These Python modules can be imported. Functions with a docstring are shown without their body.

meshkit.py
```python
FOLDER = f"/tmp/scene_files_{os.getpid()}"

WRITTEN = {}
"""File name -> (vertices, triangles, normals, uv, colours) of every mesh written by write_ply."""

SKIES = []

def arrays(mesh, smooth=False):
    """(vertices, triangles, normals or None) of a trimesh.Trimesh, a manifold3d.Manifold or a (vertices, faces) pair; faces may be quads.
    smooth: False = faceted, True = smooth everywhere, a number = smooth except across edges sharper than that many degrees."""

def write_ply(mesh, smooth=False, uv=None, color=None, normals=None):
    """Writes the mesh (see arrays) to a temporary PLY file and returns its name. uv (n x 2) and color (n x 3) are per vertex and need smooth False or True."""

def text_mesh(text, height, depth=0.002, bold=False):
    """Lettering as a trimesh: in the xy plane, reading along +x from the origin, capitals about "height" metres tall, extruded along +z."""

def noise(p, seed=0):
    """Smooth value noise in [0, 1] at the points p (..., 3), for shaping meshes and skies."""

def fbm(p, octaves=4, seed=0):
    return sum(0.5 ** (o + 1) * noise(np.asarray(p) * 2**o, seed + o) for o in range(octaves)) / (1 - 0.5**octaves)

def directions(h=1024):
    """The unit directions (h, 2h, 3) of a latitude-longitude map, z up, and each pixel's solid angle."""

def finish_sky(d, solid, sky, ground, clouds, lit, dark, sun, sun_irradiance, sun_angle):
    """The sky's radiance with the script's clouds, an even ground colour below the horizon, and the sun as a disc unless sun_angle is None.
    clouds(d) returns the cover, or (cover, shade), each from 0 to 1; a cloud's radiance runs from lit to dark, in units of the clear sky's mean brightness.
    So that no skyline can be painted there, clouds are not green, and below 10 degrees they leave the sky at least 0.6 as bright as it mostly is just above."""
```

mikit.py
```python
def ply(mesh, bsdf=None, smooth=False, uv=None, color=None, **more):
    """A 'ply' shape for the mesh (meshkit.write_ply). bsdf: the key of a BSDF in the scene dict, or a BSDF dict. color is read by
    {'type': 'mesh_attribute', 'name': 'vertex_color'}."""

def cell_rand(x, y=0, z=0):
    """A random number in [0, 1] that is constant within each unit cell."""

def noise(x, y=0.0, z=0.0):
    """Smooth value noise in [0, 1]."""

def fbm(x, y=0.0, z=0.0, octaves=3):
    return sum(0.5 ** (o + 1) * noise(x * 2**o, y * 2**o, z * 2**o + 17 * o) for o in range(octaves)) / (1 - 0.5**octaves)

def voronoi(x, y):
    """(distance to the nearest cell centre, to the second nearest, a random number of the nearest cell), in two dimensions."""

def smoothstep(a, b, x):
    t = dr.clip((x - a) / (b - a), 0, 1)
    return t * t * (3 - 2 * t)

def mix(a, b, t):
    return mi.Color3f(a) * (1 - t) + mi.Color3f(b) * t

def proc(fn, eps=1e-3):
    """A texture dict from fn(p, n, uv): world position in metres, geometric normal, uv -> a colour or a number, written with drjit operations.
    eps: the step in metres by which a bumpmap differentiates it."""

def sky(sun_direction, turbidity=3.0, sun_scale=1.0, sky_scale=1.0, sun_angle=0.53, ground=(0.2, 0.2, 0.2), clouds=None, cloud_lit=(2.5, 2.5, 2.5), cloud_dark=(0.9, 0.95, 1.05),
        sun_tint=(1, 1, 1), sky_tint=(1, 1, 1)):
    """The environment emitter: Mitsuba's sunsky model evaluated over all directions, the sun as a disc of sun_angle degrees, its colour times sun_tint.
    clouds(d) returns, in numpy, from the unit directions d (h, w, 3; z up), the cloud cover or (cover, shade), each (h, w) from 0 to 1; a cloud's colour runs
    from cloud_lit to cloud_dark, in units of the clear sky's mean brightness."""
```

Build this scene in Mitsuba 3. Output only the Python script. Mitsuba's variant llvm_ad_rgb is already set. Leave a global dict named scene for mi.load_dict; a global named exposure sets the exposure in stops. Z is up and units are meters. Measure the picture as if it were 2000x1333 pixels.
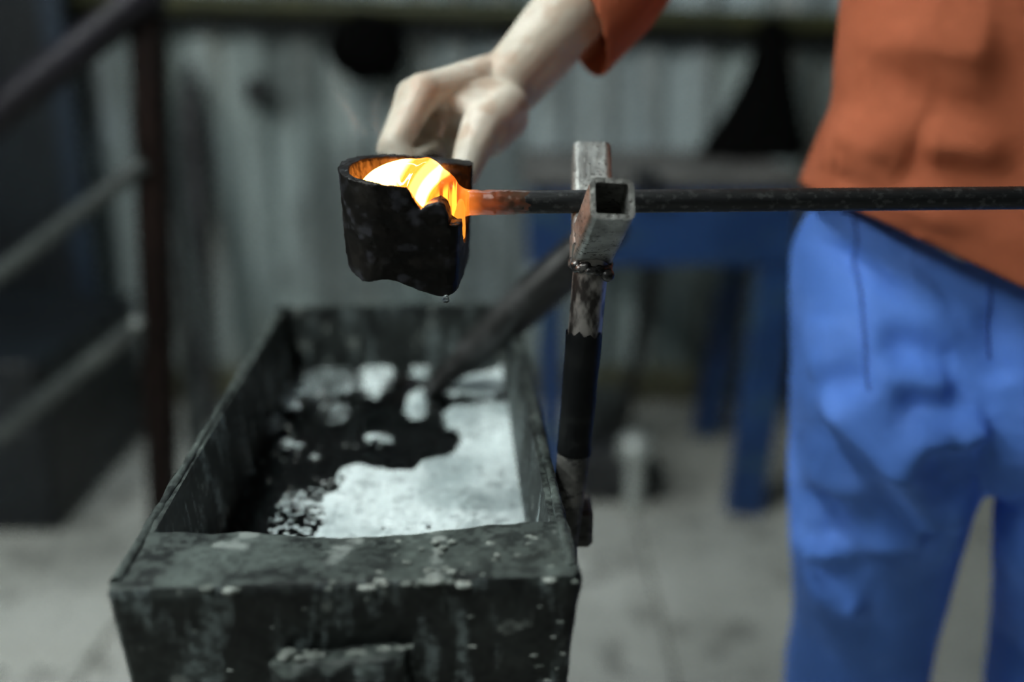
import math, random
import numpy as np, trimesh, manifold3d as m3
import drjit as dr
import mitsuba as mi
import mikit, meshkit
from mikit import proc, noise, fbm, voronoi, smoothstep, mix
random.seed(7)
rng = np.random.default_rng(11)
T = mi.ScalarTransform4f
scene, labels = {}, {}

# ------------------------------------------------------------------ camera, lamps, exposure
CAM_H, FOC, PITCH = 1.25, 1944.0, math.radians(17.6)
cp, sp = math.cos(PITCH), math.sin(PITCH)
scene['camera'] = {'type': 'thinlens', 'fov': 2 * math.degrees(math.atan(1000 / FOC)), 'fov_axis': 'x',
                   'aperture_radius': 0.0122, 'focus_distance': 0.750, 'near_clip': 0.02, 'far_clip': 50.0,
                   'to_world': T().look_at(origin=[0, 0, CAM_H], target=[0, cp, CAM_H - sp], up=[0, 0, 1])}
exposure = 0.52
# ceiling fluorescent fixtures: (x, y, z, length, angle about z, radiance)
LAMPS = [(-2.0, 0.30, 2.6, 1.5, 90, 58.0), (-0.35, 2.45, 3.0, 1.5, 0, 9.0), (-0.85, 0.42, 2.9, 1.5, 90, 56.0)]
LAMP_TINT = np.array([0.93, 1.0, 0.97])
GLASS_HOT = 1.0

def P(px, py, d):
    """world point at pixel of the 2000 x 1333 photograph, at depth d metres"""
    x, y = (px - 1000) / FOC * d, (666.5 - py) / FOC * d
    return np.array([x, d * cp + y * sp, CAM_H + y * cp - d * sp])
def PY(px, py, Y): return P(px, py, Y / (cp + (666.5 - py) / FOC * sp))
def PZ(px, py, z): return P(px, py, (z - CAM_H) / ((666.5 - py) / FOC * cp - sp))

# ------------------------------------------------------------------ helpers
def rgb(r, g=None, b=None):
    v = [r, g, b] if g is not None else [r, r, r]
    return {'type': 'rgb', 'value': [float(x) for x in v]}
def mat(key, color, rough=0.6, metal=0.0, spec=0.5, bump=None, bscale=1.0, **kw):
    b = {'type': 'principled', 'base_color': color if isinstance(color, dict) else rgb(*color), 'roughness': rough, 'metallic': float(metal), 'specular': float(spec), **kw}
    if bump is not None:
        b = {'type': 'bumpmap', 'arbitrary': bump, 'scale': float(bscale), 'bsdf': b}
    scene[key] = {'type': 'twosided', 'bsdf': b}
    return key
def add(key, mesh, bsdf, smooth=False, label=None, cat=None, group=None, kind=None, **kw):
    scene[key] = mikit.ply(mesh, bsdf, smooth=smooth, **kw)
    tag(key, label, cat, group, kind)
    return key
def tag(key, label=None, cat=None, group=None, kind=None):
    d = {k: v for k, v in (('label', label), ('category', cat), ('group', group), ('kind', kind)) if v}
    if d: labels[key] = {**labels.get(key, {}), **d}
def unit(v): v = np.asarray(v, float); return v / np.linalg.norm(v)
def sph(c, r, n=20): return m3.Manifold.sphere(r, n).translate([float(x) for x in c])
def hull(items, n=20): return m3.Manifold.batch_hull([sph(c, r, n) for c, r in items])
def chain(items, n=20):
    return m3.Manifold.batch_boolean([hull([items[i], items[i + 1]], n) for i in range(len(items) - 1)], m3.OpType.Add)
def union(ms): return m3.Manifold.batch_boolean(ms, m3.OpType.Add)
def tm(m):
    q = m.to_mesh()
    return trimesh.Trimesh(np.array(q.vert_properties[:, :3], float), np.array(q.tri_verts), process=True)
def box(x0, x1, y0, y1, z0, z1, b=0.0):
    if b <= 0: return trimesh.creation.box(bounds=[[x0, y0, z0], [x1, y1, z1]])
    pts = []
    for x, sx in ((x0, 1), (x1, -1)):
        for y, sy in ((y0, 1), (y1, -1)):
            for z, sz in ((z0, 1), (z1, -1)):
                pts += [(x + sx * b, y + sy * b, z), (x + sx * b, y, z + sz * b), (x, y + sy * b, z + sz * b)]
    return trimesh.convex.convex_hull(np.array(pts))
def frame(a, b, up=(0, 0, 1)):
    """4x4 whose z runs from a to b, x across as level as can be"""
    z = unit(np.subtract(b, a)); x = np.cross(up, z)
    x = unit(x) if np.linalg.norm(x) > 1e-6 else np.array([1.0, 0, 0])
    m = np.eye(4); m[:3, 0], m[:3, 1], m[:3, 2], m[:3, 3] = x, np.cross(z, x), z, a
    return m
def rod(a, b, r0, r1=None, n=28, rings=None, cap=True):
    """round bar from a to b; rings = [(t, r), ...] for a turned profile"""
    L = np.linalg.norm(np.subtract(b, a)); rings = rings or [(0, r0), (1, r0 if r1 is None else r1)]
    prof = [(r, t * L) for t, r in rings]
    if cap: prof = [(0, prof[0][1])] + prof + [(0, prof[-1][1])]
    m = trimesh.creation.revolve(np.array(prof, float), sections=n)
    m.apply_transform(frame(a, b)); m.fix_normals() if cap else None
    return m
def bar(a, b, w, h, bev=0.003, up=(0, 0, 1)):
    L = np.linalg.norm(np.subtract(b, a))
    m = box(-w / 2, w / 2, -h / 2, h / 2, 0, L, bev); m.apply_transform(frame(a, b, up)); return m
def rounded_square(w, r, n=6):
    pts = []
    for k in range(4):
        cx, cy = [(1, 1), (-1, 1), (-1, -1), (1, -1)][k]
        for i in range(n + 1):
            t = math.pi / 2 * (k + i / n)
            pts.append((cx * (w / 2 - r) + r * math.cos(t), cy * (w / 2 - r) + r * math.sin(t)))
    return pts
def square_tube(a, b, w, wall, r, up):
    L = np.linalg.norm(np.subtract(b, a))
    o = m3.CrossSection([rounded_square(w, r)]); i = m3.CrossSection([rounded_square(w - 2 * wall, max(r - wall, 0.001))])
    m = tm((o - i).extrude(L).refine_to_length(0.02)); m.apply_transform(frame(a, b, up)); return m
def ease(mesh, n=10, lamb=0.5): trimesh.smoothing.filter_taubin(mesh, lamb=lamb, nu=lamb + 0.03, iterations=n); return mesh
def rough_up(mesh, amp, scale, seed=0, octaves=3):
    v = np.array(mesh.vertices); n = np.array(mesh.vertex_normals)
    mesh.vertices = v + n * (amp * (2 * meshkit.fbm(v / scale, octaves, seed) - 1))[:, None]; return mesh

# ------------------------------------------------------------------ materials
def c3(a): return mi.Color3f(float(a[0]), float(a[1]), float(a[2]))
def blotch(base, light, scale, lo=0.45, hi=0.7, oct=4, third=None, s3=3.0):
    def fn(p, n, uv):
        t = smoothstep(lo, hi, fbm(p.x / scale, p.y / scale, p.z / scale, oct))
        c = mix(c3(base), c3(light), t)
        if third is not None:
            c = mix(c, c3(third), smoothstep(0.52, 0.72, fbm(p.x / scale * s3 + 31, p.y / scale * s3, p.z / scale * s3 + 7, 3)))
        return c
    return proc(fn)

def trough_color(p, n, uv):
    side = smoothstep(0.6, 0.3, dr.abs(n.z))
    q = 1.0
    a = fbm(p.x * 34, p.y * 34, p.z * 34, 5)
    fine = fbm(p.x * 210, p.y * 210, p.z * 210, 4)
    drip = fbm(p.x * 95, p.y * 95, p.z * 14, 5)
    c = mix(c3((0.006, 0.008, 0.008)), c3((0.085, 0.104, 0.096)), smoothstep(0.32, 0.70, a) * 0.60 + smoothstep(0.36, 0.66, fine) * 0.40)
    lime = mix(c3((0.003, 0.004, 0.0045)), c3((0.165, 0.20, 0.205)), smoothstep(0.50, 0.72, drip) * (0.35 + 1.0 * smoothstep(.4, .6, fine)))
    c = mix(c, lime, side * 0.75)
    return mix(c, c3((0.25, 0.275, 0.26)), smoothstep(0.64, 0.74, fbm(p.x * 60 + 9, p.y * 60, p.z * 45 + 3, 3)) * smoothstep(0.45, 0.6, a) * 0.75)
mat('mat_trough', proc(trough_color), 0.6, 0.0, 0.25, bump=proc(lambda p, n, uv: fbm(p.x * 160, p.y * 160, p.z * 110, 4)), bscale=0.0016)
mat('mat_crust', blotch((0.16, 0.18, 0.165), (0.42, 0.45, 0.42), 0.008), 0.9, 0, 0.3)
mat('mat_char', blotch((0.004, 0.0034, 0.003), (0.010, 0.0085, 0.0075), 0.012, third=(0.024, 0.024, 0.029), s3=1.0), 0.38, 0, 0.12,
    bump=proc(lambda p, n, uv: fbm(p.x * 320, p.y * 320, p.z * 200, 3), eps=4e-4), bscale=0.0011)
mat('mat_handle', blotch((0.012, 0.012, 0.012), (0.040, 0.041, 0.042), 0.03), 0.38, 0, 0.45)
def iron_color(p, n, uv):
    return mix(c3((0.010, 0.011, 0.012)), c3((0.040, 0.042, 0.042)), smoothstep(0.5, 0.8, fbm(p.x * 240, p.y * 240, p.z * 240, 3)))
mat('mat_iron', proc(iron_color), proc(lambda p, n, uv: 0.36 + 0.22 * fbm(p.x * 300, p.y * 300, p.z * 300, 3)), 0.55, 0.5,
    bump=proc(lambda p, n, uv: fbm(p.x * 700, p.y * 700, p.z * 700, 2), eps=3e-4), bscale=0.00022)
def steel_color(p, n, uv):
    g = fbm(p.x * 70, p.y * 70, p.z * 70, 4)
    f = fbm(p.x * 420, p.y * 420, p.z * 420, 3)
    c = mix(c3((0.30, 0.30, 0.285)), c3((0.50, 0.505, 0.48)), smoothstep(0.3, 0.62, g))
    return mix(c, c3((0.09, 0.085, 0.08)), smoothstep(0.60, 0.72, f) * 0.8)
mat('mat_steel', proc(steel_color), 0.52, 1.0, 0.5, bump=proc(lambda p, n, uv: fbm(p.x * 350, p.y * 350, p.z * 350, 3), eps=3e-4), bscale=0.0006)
def burnt_color(p, n, uv):
    g = fbm(p.x * 110, p.y * 110, p.z * 50, 4)
    return mix(c3((0.035, 0.03, 0.028)), c3((0.40, 0.37, 0.35)), smoothstep(0.38, 0.62, g))
mat('mat_burnt_steel', proc(burnt_color), 0.42, 0.7, 0.5)
mat('mat_weld', blotch((0.02, 0.02, 0.02), (0.16, 0.15, 0.145), 0.006), 0.35, 0.6, 0.5)
mat('mat_black_sleeve', blotch((0.0025, 0.003, 0.0035), (0.005, 0.0055, 0.006), 0.02, third=(0.008, 0.009, 0.009), s3=2.0), 0.5, 0, 0.15)
mat('mat_socket', blotch((0.065, 0.065, 0.06), (0.17, 0.165, 0.155), 0.02, third=(0.03, 0.03, 0.03)), 0.75, 0, 0.3)
mat('mat_skin', blotch((0.53, 0.475, 0.39), (0.60, 0.55, 0.47), 0.03, third=(0.50, 0.40, 0.31), s3=1.5), 0.48, 0, 0.4)
def weave(p, n, uv): return fbm(p.x * 500, p.y * 500, p.z * 500, 2)
mat('mat_shirt', blotch((0.34, 0.092, 0.043), (0.39, 0.108, 0.052), 0.05), 0.85, 0, 0.2, bump=proc(weave, eps=5e-4), bscale=0.0004, sheen=0.3)
mat('mat_trousers', blotch((0.085, 0.21, 0.66), (0.105, 0.24, 0.72), 0.04), 0.75, 0, 0.3, bump=proc(weave, eps=5e-4), bscale=0.0004, sheen=0.6)
mat('mat_seam', (0.03, 0.085, 0.36), 0.85)
mat('mat_hair', (0.05, 0.035, 0.025), 0.6)
mat('mat_shoe', (0.02, 0.02, 0.02), 0.5)
mat('mat_blue_paint', blotch((0.008, 0.036, 0.125), (0.013, 0.05, 0.165), 0.15, third=(0.025, 0.065, 0.12), s3=2), 0.45, 0, 0.5)
mat('mat_table_top', blotch((0.10, 0.095, 0.09), (0.20, 0.19, 0.18), 0.12), 0.55, 0.2, 0.5)
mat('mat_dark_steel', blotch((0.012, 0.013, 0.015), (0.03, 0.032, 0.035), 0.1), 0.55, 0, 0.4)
mat('mat_maroon', blotch((0.004, 0.0015, 0.0012), (0.007, 0.003, 0.0022), 0.1), 0.55, 0, 0.12)
mat('mat_purple_rail', blotch((0.006, 0.005, 0.008), (0.010, 0.0085, 0.014), 0.1), 0.45, 0, 0.25)
mat('mat_grey_tube', blotch((0.05, 0.058, 0.058), (0.085, 0.097, 0.094), 0.1), 0.4, 0.3, 0.5)
mat('mat_blue_black', blotch((0.0025, 0.0045, 0.007), (0.005, 0.009, 0.013), 0.2), 0.5, 0, 0.4)
mat('mat_blue_trim', blotch((0.005, 0.014, 0.028), (0.008, 0.020, 0.038), 0.1), 0.5)
mat('mat_black_cloth', (0.003, 0.003, 0.003), 0.95, 0, 0.0)
mat('mat_olive', blotch((0.030, 0.032, 0.008), (0.05, 0.05, 0.012), 0.1), 0.6)
mat('mat_knob', (0.62, 0.66, 0.64), 0.3, 0.6)
def floor_color(p, n, uv):
    a = fbm(p.x * 2.2, p.y * 2.2, 0.0, 4)
    b = fbm(p.x * 14, p.y * 14, 3.0, 3)
    c = mix(c3((0.36, 0.365, 0.335)), c3((0.52, 0.525, 0.49)), smoothstep(0.3, 0.7, a))
    return mix(c, c3((0.165, 0.165, 0.15)), smoothstep(0.55, 0.8, b) * 0.7)
mat('mat_floor', proc(floor_color), 0.7, 0, 0.35)
mat('mat_joint', (0.07, 0.07, 0.065), 0.9)
def wall_color(p, n, uv):
    st = fbm(p.x * 9, p.z * 0.9, 4.0, 4)
    st2 = fbm(p.x * 23 + 5, p.z * 1.6, 9.0, 3)
    pt = fbm(p.x * 2.1, p.z * 2.1, 2.0, 4)
    c = mix(c3((0.14, 0.185, 0.185)), c3((0.44, 0.51, 0.505)), smoothstep(0.34, 0.62, st))
    c = mix(c, c3((0.36, 0.335, 0.29)), smoothstep(0.5, 0.75, st2) * 0.65)
    c = mix(c, c3((0.50, 0.57, 0.61)), smoothstep(0.48, 0.70, pt) * 0.55)
    return mix(c, c3((0.13, 0.15, 0.15)), smoothstep(0.57, 0.74, fbm(p.x * 3.2 + 7, p.z * 2.4, 6.0, 3)) * 0.75)
mat('mat_wall', proc(wall_color), 0.6, 0.0, 0.4)
mat('mat_shell', blotch((0.055, 0.058, 0.056), (0.085, 0.09, 0.087), 0.6), 0.9, 0, 0.2)
mat('mat_kerb', blotch((0.10, 0.10, 0.06), (0.15, 0.15, 0.095), 0.2), 0.85)
mat('mat_housing', (0.6, 0.6, 0.58), 0.5)
mat('mat_tube_glass', (0.8, 0.8, 0.8), 0.4)
scene['mat_water'] = {'type': 'dielectric', 'int_ior': 1.333, 'ext_ior': 1.0}
def foam_color(p, n, uv):
    a = fbm(p.x * 17 + 3, p.y * 17, 2.0, 4); b = fbm(p.x * 95, p.y * 95, 5.0, 3)
    c = mix(c3((0.30, 0.36, 0.365)), c3((0.66, 0.74, 0.74)), smoothstep(0.30, 0.60, a) * .8 + .2 * smoothstep(.3, .6, b))
    return mix(c, c3((0.20, 0.24, 0.245)), smoothstep(0.56, 0.70, b) * .55)
mat('mat_foam', proc(foam_color), 0.5, 0, 0.4)
mat('mat_glint_bead', (0.82, 0.86, 0.85), 0.15, 0, 0.8)  # white base colour stands in for highlights on soap bubbles

# ------------------------------------------------------------------ the shell of the workshop
WALL_Y = 3.30
def part_slab(key, x0, x1, y0, y1, m, z=0.0):
    return add(key, box(x0, x1, y0, y1, -0.08, z, 0.004), m)
add('floor', box(-3.2, 3.6, -2.6, 3.6, -0.2, -0.012), 'mat_joint', kind='structure')
xs, k = [-3.2, -2.06, -0.87, 0.331, 1.53, 2.73, 3.6], 0
ys = [-2.6, -1.2, 0.2, 1.5, 2.94, 3.6]
for i in range(len(xs) - 1):
    for j in range(len(ys) - 1):
        part_slab('floor__slab' + (f'_{k:03d}' if k else ''), xs[i] + .004, xs[i + 1] - .004, ys[j] + .004, ys[j + 1] - .004, 'mat_floor'); k += 1
add('wall_back', box(-3.2, 3.6, WALL_Y + 0.05, WALL_Y + 0.15, 0, 3.4), 'mat_shell', kind='structure')
def corrugated(x0, x1, z0, z1, y, pitch=0.165, depth=0.032):
    xs_, ys_ = [], []
    nrib = int(round((x1 - x0) / pitch)); pt = (x1 - x0) / nrib
    for r in range(nrib):
        for t, d in ((0.0, 0), (0.38, 0), (0.5, 1), (0.88, 1)):
            xs_.append(x0 + (r + t) * pt); ys_.append(y - depth * d)
    xs_.append(x1); ys_.append(y)
    poly = np.array([(a, b) for a, b in zip(xs_, ys_)] + [(x1, y + 0.003), (x0, y + 0.003)])
    return tm(m3.CrossSection([[tuple(q) for q in poly[::-1]]]).extrude(z1 - z0).translate([0, 0, z0])) if False else \
        trimesh.creation.extrude_polygon(__import__('shapely').Polygon(poly), z1 - z0, engine='earcut').apply_translation([0, 0, z0])
for i in range(7):
    x0 = -3.18 + i * 0.96
    add('wall_back__corrugated_sheet' + (f'_{i:03d}' if i else ''), corrugated(x0 + .003, x0 + 0.957, 0.10, 3.38, WALL_Y + .045 - 0.0015 * (i % 2)), 'mat_wall')
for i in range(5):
    add('wall_back__added_dark_board' + (f'_{i:03d}' if i else ''), box(-3.19 + i * 1.355, -3.19 + i * 1.355 + 1.35, WALL_Y - .012, WALL_Y + .012, 1.62, 3.38, .004), 'mat_dark_steel')  # unseen dark boards, added so the water reflects something dark
labels['wall_back__added_dark_board'] = {'label': 'unseen dark board added on the upper wall to darken the water reflection'}
add('trim_1', box(-3.2, 3.6, WALL_Y - 0.06, WALL_Y + 0.05, 0, 0.10, 0.008), 'mat_kerb', kind='structure')
add('wall_left', box(-3.3, -3.2, -2.6, 3.6, 0, 3.4), 'mat_shell', kind='structure')
add('wall_right', box(3.6, 3.7, -2.6, 3.6, 0, 3.4), 'mat_shell', kind='structure')
add('wall_front', box(-3.3, 3.7, -2.7, -2.6, 0, 3.4), 'mat_shell', kind='structure')
add('ceiling', box(-3.3, 3.7, -2.7, 3.6, 3.4, 3.5), 'mat_shell', kind='structure')
for i, (x, y, z, L, a, rad) in enumerate(LAMPS):
    k = 'ceiling_lamp' + (f'_{i:03d}' if i else '')
    M = T().translate([x, y, z]).rotate([0, 0, 1], a)
    tag(k, 'white hanging fluorescent fixture above ' + ('the left side of the workshop', 'the corrugated wall', 'the trough')[i], 'lamp')
    h = box(-L / 2 - .04, L / 2 + .04, -.11, .11, .03, .08, .01)
    scene[k + '__housing'] = mikit.ply(h, 'mat_housing', to_world=M)
    for s, nm in ((-1, 'tube'), (1, 'tube_001')):
        t = rod((-L / 2, s * .06, 0), (L / 2, s * .06, 0), 0.024, n=20)
        scene[f'{k}__{nm}'] = mikit.ply(t, 'mat_tube_glass', smooth=40, to_world=M, emitter={'type': 'area', 'radiance': rgb(*(LAMP_TINT * rad * (1.0 if i != 1 else np.array([0.9, 1.0, 1.12]))))})
    for s, nm in ((-1, 'rod'), (1, 'rod_001')):
        scene[f'{k}__hanging_{nm}'] = mikit.ply(rod((s * L * .35, 0, .08), (s * L * .35, 0, 3.4 - z), .005, n=10), 'mat_dark_steel', to_world=M)

# ------------------------------------------------------------------ the water trough
RIM = 0.9144
TA = np.array([-0.1045, 0.5515]); TU = unit([-0.0600, 0.998]); TV = np.array([TU[1], -TU[0]])   # front middle, along, across (to the right)
TL, TW = 0.665, 0.300
def trough_pt(u, v, z): q = TA + TU * u + TV * v; return np.array([q[0], q[1], z])
TM = np.eye(4); TM[:2, 0], TM[:2, 1] = TV, TU; TM[:3, 3] = [TA[0], TA[1], RIM]
def frustum(x0, x1, y0, y1, z0, z1, in_x, in_y, bev=0.0):
    v = [(x0, y0, z1), (x1, y0, z1), (x1, y1, z1), (x0, y1, z1), (x0 + in_x, y0 + in_y, z0), (x1 - in_x, y0 + in_y, z0), (x1 - in_x, y1 - in_y, z0), (x0 + in_x, y1 - in_y, z0)]
    if bev:
        top = []
        for sx, sy, (x, y, _) in ((1, 1, v[0]), (-1, 1, v[1]), (-1, -1, v[2]), (1, -1, v[3])):
            top += [(x + sx * bev, y + sy * bev * .3, z1), (x + sx * bev * .3, y + sy * bev, z1), (x, y + sy * bev, z1 - bev), (x + sx * bev, y, z1 - bev)]
        v = top + v[4:]
    return m3.Manifold.hull_points(np.array(v, float))
outer = frustum(-TW / 2, TW / 2, 0, TL, -0.235, 0, 0.022, 0.012, 0.006)
inner = frustum(-TW / 2 + .0085, TW / 2 - .0125, 0.074, TL - .012, -0.222, 0.02, 0.018, 0.004)
tr = tm((outer - inner).refine_to_length(0.0065))
v = np.array(tr.vertices)
sag = np.exp(-((v[:, 1] - 0.074) / 0.03) ** 2) * np.exp(-((v[:, 0] + 0.0) / 0.07) ** 2) * (v[:, 2] > -0.03)
v[:, 2] -= 0.006 * sag
v[:, 1] -= 0.004 * sag * (v[:, 1] > 0.05)
n = np.array(tr.vertex_normals)
v += n * ((meshkit.fbm(v / 0.05, 3, 5) - .5) * 0.0045)[:, None] + n * ((meshkit.fbm(v / 0.012, 3, 8) - .5) * 0.0022)[:, None]
tr.vertices = v
tr.apply_transform(TM)
tag('water_trough', 'grimy dark metal trough with a wide front lip, filled with foamy water', 'trough')
add('water_trough__body', tr, 'mat_trough', smooth=50)
rimL = []
for x, u0, u1, seed in ((-TW / 2 + .0040, .012, TL - .003, 1), (TW / 2 - .006, .012, TL - .003, 2)):
    t = np.linspace(u0, u1, 60)
    w = .0034 + .0016 * meshkit.fbm(np.stack([t * 40, t * 0 + seed, t * 0], 1), 3, seed)
    secs = []
    for a, r in zip(t, w):
        th = np.linspace(0, 2 * np.pi, 10, endpoint=False)
        secs.append(np.stack([x + r * np.cos(th) * .9, np.full(10, a), -.001 + r * np.sin(th) * .75], 1))
    vv = np.concatenate(secs); ff = []
    for i in range(59):
        for j in range(10):
            ff.append([i * 10 + j, i * 10 + (j + 1) % 10, (i + 1) * 10 + (j + 1) % 10, (i + 1) * 10 + j])
    m = trimesh.Trimesh(vv, np.vstack([np.array(ff)[:, [0, 1, 2]], np.array(ff)[:, [0, 2, 3]]])); m.fix_normals()
    rough_up(m, .0012, .006, seed); m.apply_transform(TM); rimL.append(m)
add('water_trough__rolled_rim', rimL[0], 'mat_trough', smooth=True)
add('water_trough__rolled_rim_001', rimL[1], 'mat_trough', smooth=True)
# lime flakes on the front lip
crust = []
def flake(x, y, z, r, flat, seed):
    m = trimesh.creation.icosphere(2, 1.0); m.apply_scale([r * 1.5, r, r * flat])
    rough_up(m, r * .55, r * .8, seed); m.apply_translation([x, y, z]); return m
for i in range(60):
    kind = (0, 1, 1, 2, 0, 3)[i % 6]
    if kind == 0: a, b, c_ = rng.uniform(-.045, .04), -.010 + rng.uniform(-.003, .008), -.0475 + rng.uniform(-.001, .002)
    elif kind == 1: a, b, c_ = rng.normal(.02, .06), rng.uniform(-.001, .003), rng.uniform(-.004, .001)
    elif kind == 2: a, b, c_ = rng.uniform(.115, .145), -.0005, rng.uniform(-.09, -.02)
    else: a, b, c_ = rng.uniform(-.13, .13), -.0005, rng.uniform(-.09, -.01)
    r = rng.uniform(.0014, .0040) if kind < 2 else rng.uniform(.0008, .0019)
    crust.append(flake(np.clip(a, -.145, .145), b + (c_ + .0) * -.05, c_, r, .5, i))
for i in range(26):
    crust.append(flake(rng.uniform(.01, .135), rng.uniform(.004, .055), .0005, rng.uniform(.0008, .0024), .35, 100 + i))
lg = tm((m3.Manifold.hull_points(np.array([(x, y, z) for x, z in ((-.048, -.049), (.036, -.047), (.042, -.14), (-.052, -.14)) for y in (-.013, .006)] + [(-.04, -.018, -.055), (.03, -.017, -.055), (.03, -.016, -.14), (-.04, -.016, -.14)]))).refine_to_length(.004))
rough_up(lg, .003, .012, 4); lg.apply_transform(TM)
add('water_trough__front_lug', lg, 'mat_trough', smooth=50, label='rough iron lug on the front of the trough')
m = trimesh.util.concatenate(crust); m.apply_transform(TM)
add('water_trough__lime_crust', m, 'mat_crust', smooth=60, label='pale lime flakes crusted on the front lip', kind='stuff')
# stand under the trough
st = 'trough_stand'
tag(st, 'dark steel stand of four legs carrying the water trough', 'stand')
zb = RIM - .236
for i, (u, v_) in enumerate(((.05, -.11), (.05, .11), (TL - .05, -.11), (TL - .05, .11))):
    a = trough_pt(u, v_, 0); b = trough_pt(u, v_, zb - .034)
    add(st + '__leg' + (f'_{i:03d}' if i else ''), bar(a, b, .035, .035), 'mat_dark_steel')
for i, (a, b) in enumerate((((.03, -.11), (TL - .03, -.11)), ((.03, .11), (TL - .03, .11)))):
    add(st + '__top_rail' + (f'_{i:03d}' if i else ''), bar(trough_pt(*a, zb - .018), trough_pt(*b, zb - .018), .035, .033), 'mat_dark_steel')

# water, foam and white beads for the glints of bubbles
WZ = RIM - 0.085
def water_uv(px, py):
    q = PZ(px, py, WZ)[:2] - TA; return q @ TU, q @ TV
def grid_faces(nu, nv, keep=None):
    i, j = np.meshgrid(np.arange(nu - 1), np.arange(nv - 1), indexing='ij')
    a = i * nv + j; q = np.stack([a, a + 1, a + nv + 1, a + nv], -1)
    if keep is not None: q = q[keep[:-1, :-1] & keep[1:, 1:] & keep[1:, :-1] & keep[:-1, 1:]]
    q = q.reshape(-1, 4); return np.vstack([q[:, [0, 1, 2]], q[:, [0, 2, 3]]])
wslab = tm(frustum(-TW / 2 + .0178, TW / 2 - .0218, 0.0775, TL - .0160, -0.2185, -0.085, 0.0108, 0.0033).refine_to_length(.008))
wv = np.array(wslab.vertices); wt = wv[:, 2] > -.0851
wv[wt, 2] += .0010 * (meshkit.fbm(wv[wt] * 30, 3, 4) - .5); wslab.vertices = wv; wslab.apply_transform(TM)
scene['water'] = mikit.ply(wslab, 'mat_water', smooth=30, interior={'type': 'homogeneous', 'sigma_t': rgb(.95, .85, .85), 'scale': 100.0, 'albedo': rgb(0.03, 0.04, 0.04)})
tag('water', 'dark murky water filling the metal trough below the foam', 'water')
from shapely import Polygon, contains_xy
def wpoly(pts): return Polygon([water_uv(*q) for q in pts])
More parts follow.
